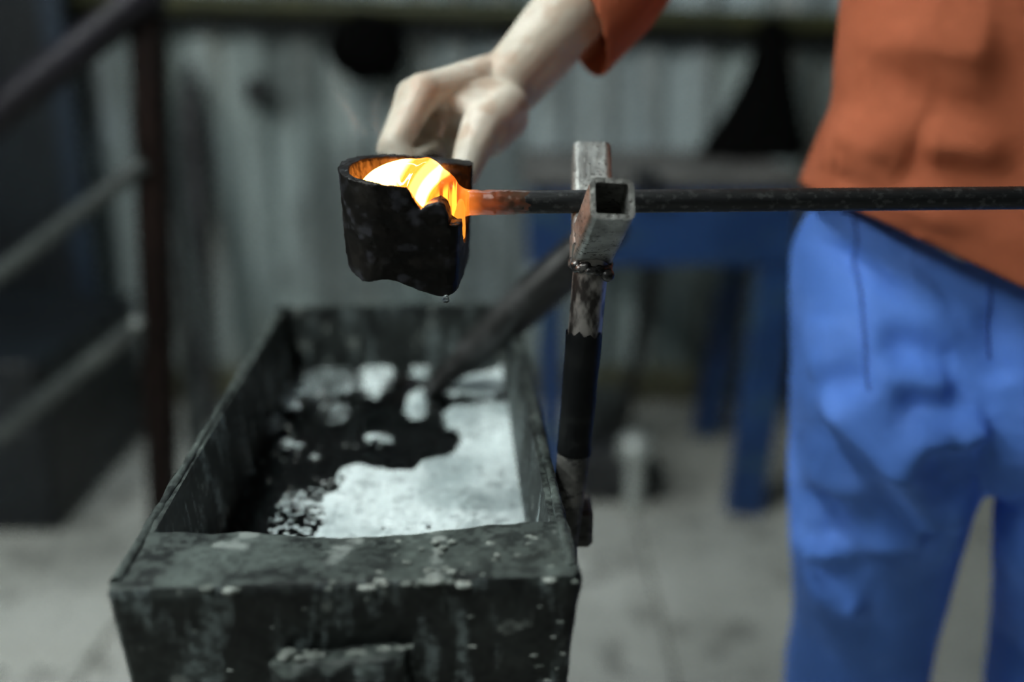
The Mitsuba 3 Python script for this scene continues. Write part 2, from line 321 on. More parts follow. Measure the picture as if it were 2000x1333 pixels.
FO = [  # (photo outline of a foam patch on the water, density)
    ([(1000, 668), (975, 690), (970, 728), (940, 738), (880, 748), (862, 768), (880, 785), (960, 780), (1000, 775), (1005, 792), (905, 800), (870, 815), (862, 835), (892, 852), (898, 872), (884, 892), (850, 905),
      (815, 912), (806, 930), (775, 932), (740, 922), (700, 914), (672, 920), (660, 938), (664, 960), (640, 985), (630, 1060), (600, 1200), (1200, 1200), (1100, 700), (1040, 660)], 1.0),
    ([(640, 955), (600, 960), (550, 975), (535, 1000), (515, 1060), (500, 1200), (640, 1200), (660, 985)], 0.55),
    ([(556, 724), (690, 722), (695, 768), (640, 782), (600, 785), (575, 810), (545, 815), (540, 780)], 0.60),
    ([(698, 716), (772, 716), (768, 745), (748, 775), (730, 788), (712, 775)], 0.92),
    ([(800, 770), (832, 762), (838, 790), (828, 822), (800, 828), (790, 810)], 0.9),
    ([(716, 852), (770, 856), (772, 870), (745, 878), (716, 872)], 0.8),
    ([(800, 716), (845, 716), (835, 745), (805, 742)], 0.8),
    ([(508, 810), (548, 815), (560, 830), (540, 850), (505, 870), (495, 850)], 0.5),
    ([(618, 790), (675, 792), (685, 815), (672, 840), (640, 838), (625, 812)], 0.52),
    ([(538, 862), (590, 866), (592, 884), (560, 888), (536, 880)], 0.5), ([(602, 885), (625, 887), (628, 905), (606, 906)], 0.55),
    ([(486, 885), (500, 888), (496, 930), (482, 925)], 0.42), ([(455, 940), (470, 945), (465, 985), (448, 980)], 0.42)]
NU, NV = 440, 210
gu, gv = np.meshgrid(np.linspace(0.0762, TL - .0150, NU), np.linspace(-TW / 2 + .0165, TW / 2 - .0205, NV), indexing='ij')
pt3 = np.stack([gu, gv, gu * 0], -1)
jit = .010 * (meshkit.fbm(pt3 / .02, 3, 21) - .5), .010 * (meshkit.fbm(pt3 / .02, 3, 22) - .5)
from scipy.ndimage import gaussian_filter
dens = np.zeros_like(gu)
for pts, d in FO:
    pg = wpoly(pts).buffer(0); pg = pg.buffer(-.004).buffer(.008).buffer(-.004) if pg.buffer(-.004).area > 0 else pg
    dens = np.maximum(dens, d * contains_xy(pg, gu + jit[0], gv + jit[1]))
dens = gaussian_filter(dens, 3.2)
bub = meshkit.fbm(pt3 / .006, 3, 31); fine = meshkit.noise(pt3 / .0024, 33)
wn = gaussian_filter(rng.random(gu.shape), 1.15) + .35 * gaussian_filter(rng.random(gu.shape), 3.0) * 3
rank = np.argsort(np.argsort(wn.ravel())).reshape(gu.shape) / gu.size
keep = dens > .10 + .80 * rank
front_holes = np.zeros(gu.shape, bool)
for k_ in range(230):
    pu, pv = .078 + abs(rng.normal(0, .045)), rng.normal(.02, .05)
    if k_ % 3 == 0: pu, pv = .078 + rng.uniform(0, .022), rng.uniform(-.01, .065)
    front_holes |= (gu - pu) ** 2 + (gv - pv) ** 2 < rng.uniform(.0006, .0030 if pu < .11 else .0017) ** 2
keep &= ~front_holes
hgt = -0.0845 + .0012 + .010 * np.clip(dens, 0, 1) ** 2 * meshkit.fbm(pt3 / .035, 3, 35) + .0022 * bub * dens + .0008 * fine
fv = np.stack([gv, gu, hgt], -1).reshape(-1, 3)
m = trimesh.Trimesh(fv, grid_faces(NU, NV, keep), process=False); m.remove_unreferenced_vertices(); m.apply_transform(TM)
add('soap_foam', m, 'mat_foam', smooth=True, label='white soap foam spread over the right side of the trough water', cat='foam', kind='stuff')
bb = []
def glint_bead(u, v_, r): 
    m = trimesh.creation.icosphere(2, r); m.apply_translation([v_, u, -.0835]); return m
for px, py, r in ((627, 773, .0034), (524, 787, .003), (561, 796, .0026), (637, 797, .002), (664, 801, .002), (563, 838, .0018), (565, 872, .002), (617, 899, .002), (727, 860, .0024), (716, 735, .003), (565, 737, .003),
                  (686, 936, .0018), (632, 947, .0018), (573, 984, .0016), (808, 812, .0022), (828, 951, .0022), (868, 980, .002), (786, 978, .0018), (427, 1025, .0014)):
    u, v_ = water_uv(px, py); bb.append(glint_bead(u, v_, r * 1.25))
for i in range(150):
    px, py = (rng.uniform(540, 660), rng.uniform(965, 1029)) if i < 60 else (rng.uniform(620, 900), rng.uniform(950, 1029)) if i < 110 else (rng.uniform(450, 700), rng.uniform(760, 1000))
    u, v_ = water_uv(px, py)
    if -TW / 2 + .022 < v_ < TW / 2 - .026 and u > .08: bb.append(glint_bead(u, v_, rng.uniform(.0005, .0014)))
m = trimesh.util.concatenate(bb); m.apply_transform(TM)
add('soap_foam__glint_bead', m, 'mat_glint_bead', smooth=True, label='white beads on the dark water standing in for the glints of soap bubbles', kind='stuff')

# ------------------------------------------------------------------ wooden block soaking in the trough
sb = 'soaking_block'
tag(sb, 'dark wooden block soaking in the trough, its long handle resting across the right rim', 'glassblowing block')
w0 = PZ(836, 768, WZ); u, v_ = water_uv(836, 768)
rest = trough_pt(.535, TW / 2 - .004, RIM) + np.array([0, 0, .026])
dirh = unit(rest - w0); top = w0 + dirh * 0.315
a = w0 - dirh * .012
L = np.linalg.norm(top - a)
add(sb + '__handle', rod(a, top, .01, n=36, rings=[(0, .0095), (.06, .010), (.14, .0125), (.26, .0185), (.42, .0235), (.62, .0255), (.85, .0250), (.96, .022), (1, .015)]), 'mat_handle', smooth=50)
bc = a - unit([dirh[0], dirh[1], dirh[2] * .6]) * .030 + np.array([0, 0, -.012])
blk = tm((m3.Manifold.cylinder(.07, .044, .040, 48).translate([0, 0, -.035]) - m3.Manifold.sphere(.034, 40).translate([0, 0, .04])).refine_to_length(.006))
blk.apply_transform(trimesh.transformations.rotation_matrix(-.5, [0, 1, 0])); rough_up(blk, .0015, .012, 3); blk.apply_translation(bc)
add(sb + '__cup', blk, 'mat_char', smooth=40)

# ------------------------------------------------------------------ wooden block held in the hand
bk = 'wooden_block'
tag(bk, 'charred wooden shaping block cradling the glowing glass, held over the trough', 'glassblowing block')
BD = 0.762
BC = P(788, 333, BD)                                        # middle of the cup's mouth
mm = BD / FOC                                               # metres a pixel at that depth
BT = T().translate(BC.tolist())
BR = trimesh.transformations.concatenate_matrices(trimesh.transformations.translation_matrix(BC),
     trimesh.transformations.rotation_matrix(math.radians(3.5), [0, 1, 0]) @ trimesh.transformations.rotation_matrix(math.radians(8), [1, 0, 0]) @ trimesh.transformations.rotation_matrix(math.radians(-4), [0, 0, 1]))
def arc(cx, cy, r, a0, a1, n): return [(cx + r * math.cos(math.radians(t)), cy + r * math.sin(math.radians(t))) for t in np.linspace(a0, a1, n)]
foot = arc(.041, .036, .009, 0, 90, 6) + arc(-.006, .001, .044, 90, 270, 40) + arc(.041, -.034, .009, 270, 360, 6)
body = m3.CrossSection([foot]).extrude(.080, 16, 0, (1.0, 1.0)).translate([0, 0, -.080])
cup = union([m3.Manifold.cylinder(.06, .0395, .0405, 72).translate([-.001, 0, -.030]), m3.Manifold.sphere(.0395, 72).translate([-.001, 0, -.030])])
slot = union([m3.Manifold.cube([.06, .052, .06], False).translate([.02, -.022, -.026]), m3.Manifold.cylinder(.06, .026, .026, 40).rotate([0, 90, 0]).translate([.02, .004, -.028])])
notch = m3.CrossSection([[(.009, .01), (.0095, -.0005), (.012, -.004), (.0165, -.012), (.0205, -.0165), (.0235, -.0135), (.028, -.011), (.033, -.0100), (.0375, -.0125), (.0405, -.018), (.042, -.026), (.07, -.028), (.07, .01)]]).extrude(.05).rotate([90, 0, 0]).translate([0, -.012, 0])
blk = (body - cup - slot - notch).refine_to_length(.0028)
bm = tm(blk)
ease(bm, 6)
v = np.array(bm.vertices)
xw = np.clip(v[:, 0] / .05, -1.05, 1.05)
k = np.clip(-v[:, 2] / .080, 0, 1)
prof = np.interp(v[:, 0] * 1000, [-52, -42, -36, -28, -20, -11, -3, 5, 13, 21, 32, 40, 46, 52], [73, 76.5, 78, 78.5, 77, 74, 73, 74.5, 77.5, 80.5, 83, 84, 82, 80])
v[:, 2] *= 1 + k * (prof / 80 - 1)
v[:, 0] = v[:, 0] + k * np.where(v[:, 0] < 0, .0075, -.0005) * np.abs(xw)
bm.vertices = v
n = np.array(bm.vertex_normals)
bm.vertices = v + n * ((meshkit.fbm(v / .016, 3, 2) - .5) * .0028 + (meshkit.fbm(v / .004, 2, 6) - .5) * .0011)[:, None]
inside = (np.hypot(v[:, 0] + .001, v[:, 1]) < .0412) & (v[:, 2] > -.072) | ((v[:, 0] > .02) & (np.abs(v[:, 1] - .004) < .0285) & (v[:, 2] > -.056))
fi = inside[bm.faces].all(1) & (bm.triangles_center[:, 2] < -.0022)
in_mesh = bm.submesh([np.where(fi)[0]], append=True); out_mesh = bm.submesh([np.where(~fi)[0]], append=True)
in_mesh.apply_transform(BR); out_mesh.apply_transform(BR)
add(bk + '__body', out_mesh, 'mat_char', smooth=55)
add(bk + '__scorched_cup', in_mesh, 'mat_char', smooth=55, label='scorched hollow holding the glass')
hb = BC + np.array([0.0, .040, -.036]); h1 = P(846, 318, .94)
add(bk + '__handle', rod(hb, h1, .012, rings=[(0, .012), (.25, .0105), (.5, .0125), (.9, .0135), (1, .010)]), 'mat_handle', smooth=50)
dropc = P(871, 586, .735)
dm = trimesh.creation.icosphere(3, .0027); dv = np.array(dm.vertices); dv[:, 2] = np.where(dv[:, 2] > 0, dv[:, 2] * 1.5, dv[:, 2]); dm.vertices = dv; dm.apply_translation(dropc)
add('water_drop', dm, 'mat_water', smooth=True, label='small clear water drop hanging below the charred block', cat='water drop')

# ------------------------------------------------------------------ glass on its iron
PD = 0.774
A0 = P(905, 396, PD); A1 = P(2560, 382, PD)                # axis of the iron
pax = unit(A1 - A0); R_IRON = 22.6 * PD / FOC
def lathe_x(prof, origin, axis, n=64):
    m = trimesh.creation.revolve(np.array([(r, x) for x, r in prof]), sections=n)
    m.apply_transform(frame(origin, np.add(origin, axis), (0, 1, 0))); m.fix_normals(); return m
def lathe_uv(prof, origin, axis, n=96):
    """turned glass with a uv square round and along it; the seam lies underneath"""
    prof = np.array(prof, float); M = frame(origin, np.add(origin, axis), (0, 1, 0)); k = len(prof)
    t = np.linspace(0, 1, n + 1); a0 = math.atan2(M[2, 1], M[2, 0]) + math.pi
    A, X = np.meshgrid(a0 + 2 * np.pi * t, np.arange(k), indexing='ij')
    r = np.maximum(prof[X, 1], 1e-5)
    v = np.stack([r * np.cos(A), r * np.sin(A), prof[X, 0]], -1).reshape(-1, 3)
    m = trimesh.Trimesh(v @ M[:3, :3].T + M[:3, 3], grid_faces(n + 1, k), process=False)
    uv = np.stack([np.meshgrid(t, np.linspace(0, 1, k), indexing='ij')[0], np.meshgrid(t, np.linspace(0, 1, k), indexing='ij')[1]], -1).reshape(-1, 2)
    c = v.mean(0) @ M[:3, :3].T + M[:3, 3]
    if ((m.triangles_center - (c + ((m.triangles_center - c) @ np.asarray(axis))[:, None] * np.asarray(axis))) * m.face_normals).sum() < 0: m.invert()
    return m, uv
GO = P(788, 397, BD + .012)                                # gather's own origin on the axis
gp = np.array([(-.0375, 0), (-.0368, .006), (-.034, .0130), (-.029, .0202), (-.020, .0270), (-.008, .0318), (.004, .0340), (.016, .0340), (.024, .0325), (.030, .0293), (.035, .0245), (.0395, .0185), (.043, .0140), (.047, .0112), (.052, .0098)])
from scipy.interpolate import PchipInterpolator
xx = np.concatenate([np.linspace(-.0375, -.034, 10), np.linspace(-.0335, .052, 70)])
g, guv = lathe_uv(list(zip(xx, PchipInterpolator(gp[:, 0], gp[:, 1])(xx))), GO, pax, 128)
v = np.array(g.vertices); rel = v - GO
ux = rel @ pax; q = np.sqrt((ux - .040) ** 2 + (rel[:, 2] * .9) ** 2)
n = np.array(g.vertex_normals)
g.vertices = v + n * (.0012 * np.exp(-((q - .026) / .0035) ** 2) - .0010 * np.exp(-((q - .0165) / .003) ** 2) - .0012 * np.exp(-((q - .036) / .003) ** 2))[:, None] * (np.abs(ux - .01) < .036)[:, None]
gox, goy, goz = [float(t) for t in GO]; ax = [float(t) for t in pax]
def glow(p, n, uv):
    dx, dy, dz = p.x - gox, p.y - goy, p.z - goz
    u = (dx * ax[0] + dy * ax[1] + dz * ax[2]) * 1000
    w = dz * 900
    q = dr.sqrt(dr.square(u - 40) + dr.square(w))
    white, yellow, pale, amber = c3((27.0, 7.6, 1.0)), c3((2.3, 0.38, 0.012)), c3((3.6, 1.0, 0.20)), c3((0.85, 0.17, 0.010))
    c = mix(white, yellow, smoothstep(48, 42, q))
    c = mix(c, pale, smoothstep(36.5, 34.5, q))
    c = mix(c, white, smoothstep(30, 27.5, q))
    c = mix(c, yellow, smoothstep(22.5, 19.5, q))
    c = mix(c, amber, smoothstep(18.5, 15, q))
    st = fbm(u * .55 + 3, w * .035 + .02 * u, 1.0, 2)  # streaks of refraction in the neck, put into the emitted colour
    c = mix(c, c3((0.45, 0.075, 0.006)), smoothstep(9.5, 6.5, dr.sqrt(dr.square(u - 37) + dr.square((w - 12) * .45))) * 0.85)
    return mix(c, c3((3.0, 0.75, 0.06)), smoothstep(18, 12, q) * smoothstep(.50, .66, st) * .9) * GLASS_HOT
scene['mat_glass_skin'] = {'type': 'plastic', 'int_ior': 1.5, 'diffuse_reflectance': rgb(.3, .12, .04)}
gt = 'molten_glass'
tag(gt, 'white-hot molten glass gather glowing in the charred block', 'molten glass')
add(gt + '__gather', g, 'mat_glass_skin', smooth=True, uv=guv, emitter={'type': 'area', 'radiance': proc(glow)})
# neck of glass over the end of the iron, cooling along it
xx = np.linspace(0, .052, 60); COL0 = GO + pax * .0515
rr = np.interp(xx, [0, .004, .012, .03, .044, .052], [.0099, .0097, .0096, R_IRON + .0005, R_IRON + .0002, R_IRON - .0008]) + .00025 * np.sin(xx * 420) * (xx < .02)
col, cuv = lathe_uv(list(zip(xx, rr)), COL0, pax, 64)
rough_up(col, .0008, .006, 3, 3)
def neck_glow(p, n, uv):
    u = ((p.x - gox) * ax[0] + (p.y - goy) * ax[1] + (p.z - goz) * ax[2]) * 1000
    k = fbm(p.x * 260, p.y * 260, p.z * 260, 3)
    return (c3((.45, .105, .009)) * smoothstep(64, 49, u) + c3((.12, .020, .003)) * smoothstep(86, 58, u) * (0.5 + k) + c3((.03, .005, .001)) * smoothstep(125, 70, u) * smoothstep(.3, .7, k)) * GLASS_HOT
scene['mat_neck'] = {'type': 'roughplastic', 'int_ior': 1.5, 'alpha': 0.12, 'diffuse_reflectance': rgb(.05, .03, .02)}
add(gt + '__neck', col, 'mat_neck', smooth=True, label='amber neck of glass on the tip of the iron', uv=cuv, emitter={'type': 'area', 'radiance': proc(neck_glow)})
dp = [(P(894, 398, PD - .008), .0060), (P(896, 425, PD - .010), .0050), (P(899, 446, PD - .008), .0042), (P(902, 462, PD - .004), .0026)]
d = tm(chain([(a, r) for a, r in dp], 16).refine_to_length(.0015)); ease(d, 10)
add(gt + '__drip', d, 'mat_glass_skin', smooth=True, label='thin drip of glass running down from the neck', emitter={'type': 'area', 'radiance': rgb(.9 * GLASS_HOT, .26 * GLASS_HOT, .02 * GLASS_HOT)})
I0 = COL0 + pax * .010
iron = rod(I0, A1, R_IRON, n=48, rings=[(t, R_IRON) for t in np.linspace(0, 1, 60)])
add('punty_iron', iron, 'mat_iron', smooth=40, label='long dark iron rod lying in the welded rest, glass on its end', cat='iron rod')

# ------------------------------------------------------------------ welded yoke rest on the trough's side
yk = 'pipe_rest'
tag(yk, 'welded V-shaped rest of square steel tube on a round post beside the trough', 'stand')
B = P(1157, 479, .770); N = P(1196, 388, .693); F = P(1154, 306, .838)
W = .0318
na, nb = unit(N - B), unit(F - B)
side = unit(np.cross(nb, na))
def tube_on(a, b, key):
    up = np.cross(unit(np.subtract(b, a)), [1.0, 0, 0.0]); add(key, square_tube(a, b, W, .0040, .0058, up), 'mat_steel', smooth=30)
up_ = np.cross(na, [1.0, 0, 0]); nt = square_tube(B - na * .012, N, W, .0040, .0058, up_)
add(yk + '__near_arm', nt, 'mat_steel', smooth=30)
tube_on(B - nb * .012, F, yk + '__far_arm')
pt0, pb0 = P(1154, 522, .772), P(1121, 884, .812)
pd = unit(pb0 - pt0)
add(yk + '__post', rod(pt0 - pd * .012, pb0 + pd * .02, .0137, .0126, n=40), 'mat_burnt_steel', smooth=40)
# jagged black sleeve shrunk over the post
s0 = P(1141, 652, .786); sl = np.linalg.norm(pb0 - s0); ns, nr = 72, 24
th = np.linspace(0, 2 * np.pi, ns, endpoint=False)
jag = .006 * meshkit.fbm(np.stack([np.cos(th) * 5, np.sin(th) * 5, th * 0], 1), 3, 9) + .006 * np.abs(((th * 5 / np.pi) % 1) - .5)
vv = []
for i in range(nr + 1):
    t = i / nr; r = .01445 - .0009 * t + (.0006 if i >= nr - 1 else 0)
    zz = (jag - .006) * (1 - t) ** 2 + t * sl
    r = r + .0002 * np.sin(t * 14 + th) + .0009 * math.exp(-((t - .55) / .02) ** 2) * .4
    vv.append(np.stack([r * np.cos(th), r * np.sin(th), zz], 1))
vv = np.concatenate(vv); q = []
for i in range(nr):
    for j in range(ns): q.append([i * ns + j, i * ns + (j + 1) % ns, (i + 1) * ns + (j + 1) % ns, (i + 1) * ns + j])
q = np.array(q)
e = [[nr * ns + j, nr * ns + (j + 1) % ns, len(vv)] for j in range(ns)]
vv = np.vstack([vv, [[0, 0, sl]]])
m = trimesh.Trimesh(vv, np.vstack([q[:, [0, 1, 2]], q[:, [0, 2, 3]], e]), process=False); m.apply_transform(frame(s0, pb0))
add(yk + '__black_sleeve', m, 'mat_black_sleeve', smooth=40, label='black heat-burnt sleeve with a jagged upper edge')
k0, k1 = pb0 - pd * .001, pb0 + unit(pd * .7 + np.array([-.06, -.02, -.4])) * .15
add(yk + '__socket', rod(k0, k1, .0134, .0120, n=32), 'mat_socket', smooth=40, label='grey pipe socket fixed to the trough wall')
br = trough_pt(.205, TW / 2, RIM - .06)
add(yk + '__bracket', box(br[0] - .012, br[0] + .035, br[1] - .02, br[1] + .02, RIM - .085, RIM - .05, .004), 'mat_socket')
wb = []
for i in range(34):
    t = 2 * math.pi * i / 34 + rng.uniform(-.06, .06)
    w = np.array([math.cos(t) * .0135, math.sin(t) * .0135, rng.uniform(-.003, .003)])
    r = rng.uniform(.0036, .0050)
    mI = trimesh.creation.icosphere(2, r); mI.apply_scale([1, 1, .85]); mI.apply_translation(w); wb.append(m3.Manifold(m3.Mesh(np.array(mI.vertices, np.float32), np.array(mI.faces, np.uint32))))
wm = ease(tm(union(wb).refine_to_length(.0014)), 30); wm.apply_transform(frame(pt0 + pd * .0, pt0 - pd)); wm.apply_translation([0, 0, .001])
add(yk + '__weld_bead', wm, 'mat_weld', smooth=50)
k2 = P(1187, 538, .760); add(yk + '__weld_bead_001', trimesh.creation.icosphere(3, .0052).apply_translation(k2), 'mat_weld', smooth=True)

# ------------------------------------------------------------------ the worker
def folds(mesh, segs):
    """soft ridges (amp > 0) and creases (amp < 0) along polylines on the front of a garment; they die out towards their ends"""
    v = np.array(mesh.vertices); n = np.array(mesh.vertex_normals); off = np.zeros(len(v)); x = v[:, [0, 2]]
    for pts, amp, s_hi, s_lo in segs:
        q = np.array(pts)[:, [0, 2]]; t = np.linspace(0, 1, len(q)); u = np.linspace(0, 1, 60)
        if len(q) > 2:
            from scipy.interpolate import CubicSpline
            c = CubicSpline(t, q)(u); d = CubicSpline(t, q)(u, 1)
        else:
            c = q[0] + u[:, None] * (q[1] - q[0]); d = np.tile(q[1] - q[0], (60, 1))
        d = d / np.linalg.norm(d, axis=1, keepdims=True); nn = np.stack([-d[:, 1], d[:, 0]], 1)
        if nn[:, 1].mean() < 0: nn = -nn
        D = np.linalg.norm(x[:, None] - c[None], axis=2); k = D.argmin(1); dist = D[np.arange(len(x)), k]
        sg = ((x - c[k]) * nn[k]).sum(1); m = np.clip(sg / .012 * .5 + .5, 0, 1); m = m * m * (3 - 2 * m)
        e = np.clip(np.minimum(u[k], 1 - u[k]) / .3, 0, 1); e = e * e * (3 - 2 * e)
        off += amp * e * np.exp(-(dist / (s_lo + (s_hi - s_lo) * m)) ** 2)
    off *= np.clip((-.12 - n[:, 1]) / .4, 0, 1)
    mesh.vertices = v + n * off[:, None]; return mesh
CX, CY, TURN = 0.532, 1.005, math.radians(18)
tc_, ts_ = math.cos(TURN), math.sin(TURN)
def body_pt(x, z, y=0.0): return (CX + x * tc_ + y * ts_, CY - x * ts_ + y * tc_, z)
pk = 'person'
tag(pk, 'worker in an orange shirt and blue work trousers holding the charred block by its handle', 'person')
wrist = P(990, 158, .945)
elbow = P(1325, -205, 1.02); shoulder = np.array([.305, 1.08, 1.56])
fore1 = P(1080, 62, .965)
# ---- right hand
idx = [(P(826, 180, .905), .0155), (P(772, 283, .885), .0130), (P(805, 345, .880), .0105), (P(838, 352, .885), .0090)]
midf = [(P(808, 188, .930), .0150), (P(762, 290, .925), .0125), (P(812, 320, .925), .0110), (P(850, 296, .935), .0098)]
ring = [(P(812, 200, .955), .0142), (P(786, 280, .955), .0118), (P(836, 296, .955), .0105), (P(868, 262, .960), .0094)]
pink = [(P(822, 212, .978), .0128), (P(806, 276, .980), .0105), (P(846, 286, .978), .0094), (P(872, 254, .980), .0085)]
thumb = [(P(985, 212, .925), .0215), (P(945, 246, .905), .0205), (P(921, 300, .890), .0160), (P(906, 346, .882), .0125)]
cmc = (P(985, 205, .93), .0215)
palm_a = hull([(P(962, 152, .945), .0215), (P(828, 176, .908), .0135), (P(808, 186, .932), .0135), (P(960, 175, .955), .0205)])
palm_b = hull([(P(970, 165, .950), .0210), (P(808, 188, .935), .0125), (P(812, 204, .975), .0115), (P(960, 190, .970), .0185)])
web = hull([(P(905, 172, .925), .0125), cmc, (P(945, 170, .94), .019)])
web2 = hull([(P(872, 180, .925), .0105), (P(945, 228, .910), .0120), cmc])
thenar = hull([cmc, (P(998, 236, .935), .0165), (P(945, 250, .91), .0195), (P(958, 276, .905), .0150)])
palm_c = hull([(P(856, 205, .965), .0165), (P(900, 214, .955), .0175), (P(950, 190, .955), .020), (P(880, 236, .975), .0150), (P(910, 240, .965), .0150)])
palm_d = hull([(P(838, 246, .968), .0165), (P(888, 246, .966), .0165), (P(846, 300, .966), .0160), (P(884, 300, .962), .0140)])
hand = [palm_a, palm_c, palm_d, thenar, palm_b, web, web2, chain(idx), chain(midf), chain(ring), chain(pink), chain([cmc] + thumb)]
arm = chain([(P(962, 160, .948), .0235), (wrist, .0275), (P(1040, 105, .958), .0305), (fore1, .0345), (P(1170, -40, .985), .0385), (elbow, .041), (shoulder + [.02, 0, -.02], .050), ((CX - .05, 1.05, 1.48), .055)], 28)
wr2 = hull([(P(1010, 180, .950), .0215), (P(1085, 95, .965), .025), (fore1, .030)])
neckp = np.array([CX + .01, 1.06, 1.63]); headc = np.array([CX + .0, 1.02, 1.79])
torso = [hull([((CX - .08, 1.05, 1.50), .065), ((CX + .10, 1.05, 1.50), .065), ((CX - .06, 1.03, 1.05), .075), ((CX + .07, 1.03, 1.05), .075)])]
shl = np.array([CX + .20, 1.05, 1.55]); elb2 = np.array([CX + .36, .98, 1.28])
lh = P(2420, 392, .785)
arm2 = chain([((CX + .08, 1.05, 1.48), .055), (shl, .05), (elb2, .045), (lh + [.02, .06, -.02], .028)], 24)
lf = []
for i in range(4):
    b0 = lh + pax * (.02 * i - .03) + np.array([0, .028, .018])
    lf.append(chain([(lh + pax * (.02 * i - .03) + [0, .05, -.01], .012), (b0, .011), (b0 + [0, -.030, .006], .0098), (b0 + [0, -.056, -.022], .0085), (b0 + [0, -.035, -.044], .008)], 14))
lth = chain([(lh + [-.03, .05, -.015], .015), (lh + [-.055, .03, -.03], .012), (lh + [-.05, 0, -.022], .0095)], 14)
lpalm = hull([(lh + pax * -.03 + [0, .045, -.005], .015), (lh + pax * .03 + [0, .045, -.005], .014), (lh + [.02, .07, -.02], .022)])
nk = chain([((CX, 1.05, 1.55), .065), (neckp, .058), (headc + [0, .02, -.05], .06)], 24)
skull = union([hull([(headc + [0, .02, .05], .088), (headc + [0, -.01, .03], .080), (headc + [0, -.045, -.085], .036), (headc + [-.03, .0, -.06], .045), (headc + [.03, .0, -.06], .045)], 32),
               hull([(headc + [0, -.085, .02], .010), (headc + [0, -.108, -.022], .012), (headc + [-.013, -.092, -.026], .008), (headc + [.013, -.092, -.026], .008)]),
               hull([(headc + [-.085, .02, .02], .010), (headc + [-.088, .03, -.02], .008), (headc + [-.09, .04, .025], .009)]),
               hull([(headc + [.085, .02, .02], .010), (headc + [.088, .03, -.02], .008), (headc + [.09, .04, .025], .009)]),
               hull([(headc + [-.02, -.075, -.058], .007), (headc + [.02, -.075, -.058], .007), (headc + [0, -.084, -.058], .007)]),
               hull([(headc + [-.045, -.068, .035], .010), (headc + [.045, -.068, .035], .010), (headc + [0, -.075, .035], .010)])])
KX = float(PY(1702, 1333, 1.08)[0])
legs = [chain([(body_pt(sx, .95), .07), (body_pt(sx, .74), .06), ((kx, 1.11, .52), .045), ((fx, 1.13, .09), .032)]) for sx, kx, fx in ((-.10, KX, KX - .02), (.10, CX + .185, CX + .205))]
bodym = union(hand + [arm, wr2, arm2, lpalm, lth, nk, skull] + lf + torso + legs)
body = tm(bodym.refine_to_length(.0055))
ease(body, 14)
v = np.array(body.vertices); n = np.array(body.vertex_normals)
# tendons and knuckles of the right hand, stretched from the wrist to each finger
off = np.zeros(len(v))
for (kc, kr), w0_, amp in ((idx[0], P(960, 140, .94), .0016), (midf[0], P(962, 150, .95), .0014), (thumb[1], P(1000, 190, .925), .0016)):
    d = kc - w0_; t = np.clip((v - w0_) @ d / (d @ d), 0, 1); rr_ = np.linalg.norm(v - w0_ - t[:, None] * d, axis=1)
    off += amp * np.exp(-(np.maximum(rr_ - .013, 0) / .004) ** 2) * (rr_ < .03)
for kc, kr in (thumb[1], idx[0], midf[0], idx[1]):
    off += .0016 * np.exp(-(np.linalg.norm(v - kc, axis=1) / .017) ** 4)
body.vertices = v + n * off[:, None]
add(pk + '__body', body, 'mat_skin', smooth=True)
hair = tm((hull([(headc + [0, .03, .07], .093), (headc + [0, .05, .0], .085), (headc + [0, -.02, .085], .078)], 32) - hull([(headc + [0, -.12, -.02], .09), (headc + [0, -.10, .0], .07)], 24)).refine_to_length(.012)); rough_up(hair, .006, .02, 4)
add(pk + '__hair', hair, 'mat_hair', smooth=True, label='short dark hair')
for i, s in enumerate((-1, 1)):
    add(pk + '__eye' + (f'_{i:03d}' if i else ''), trimesh.creation.icosphere(2, .011).apply_translation(headc + [s * .032, -.072, .012]), 'mat_hair' if False else 'mat_knob', smooth=True)
# ---- shirt: loose trunk and pushed-up sleeves
def ring_pts(z, dx, dy, a, b): return [(body_pt(dx - (a - b), z, dy), b), (body_pt(dx + (a - b), z, dy), b)]
RG = [(.86, 0, .005, .232, .122), (.99, 0, 0, .240, .130), (1.06, 0, .0, .238, .130), (1.15, .012, .005, .222, .126), (1.30, .016, .015, .224, .126), (1.47, .008, .035, .225, .12), (1.56, 0, .05, .19, .085)]
tr_ = union([hull(ring_pts(*RG[i]) + ring_pts(*RG[i + 1]), 40) for i in range(len(RG) - 1)])
fd = unit(elbow - wrist); cuff = P(1134, 52, .972)
cdir = unit(elbow - fore1)
slv = union([hull([(cuff - cdir * .05, .048), (cuff + cdir * .05, .052), (elbow, .054)], 32), hull([(elbow, .056), (shoulder, .075), (shoulder + [.06, 0, .0], .075)], 32)])
cutn = unit(cdir + np.array([.75, 0, -.15])); slv = slv.trim_by_plane([float(t) for t in cutn], float(cutn @ P(1146, 70, .972)))
hollow = union([hull([(cuff - cdir * .07, .044), (cuff + cdir * .06, .047), (cuff + cdir * .12, .046)], 32)])
slv2 = union([hull([(shl, .078), (shl - [.05, 0, 0], .075), (elb2, .058)], 28), hull([(elb2, .056), (elb2 + (lh - elb2) * .35, .048)], 28)])
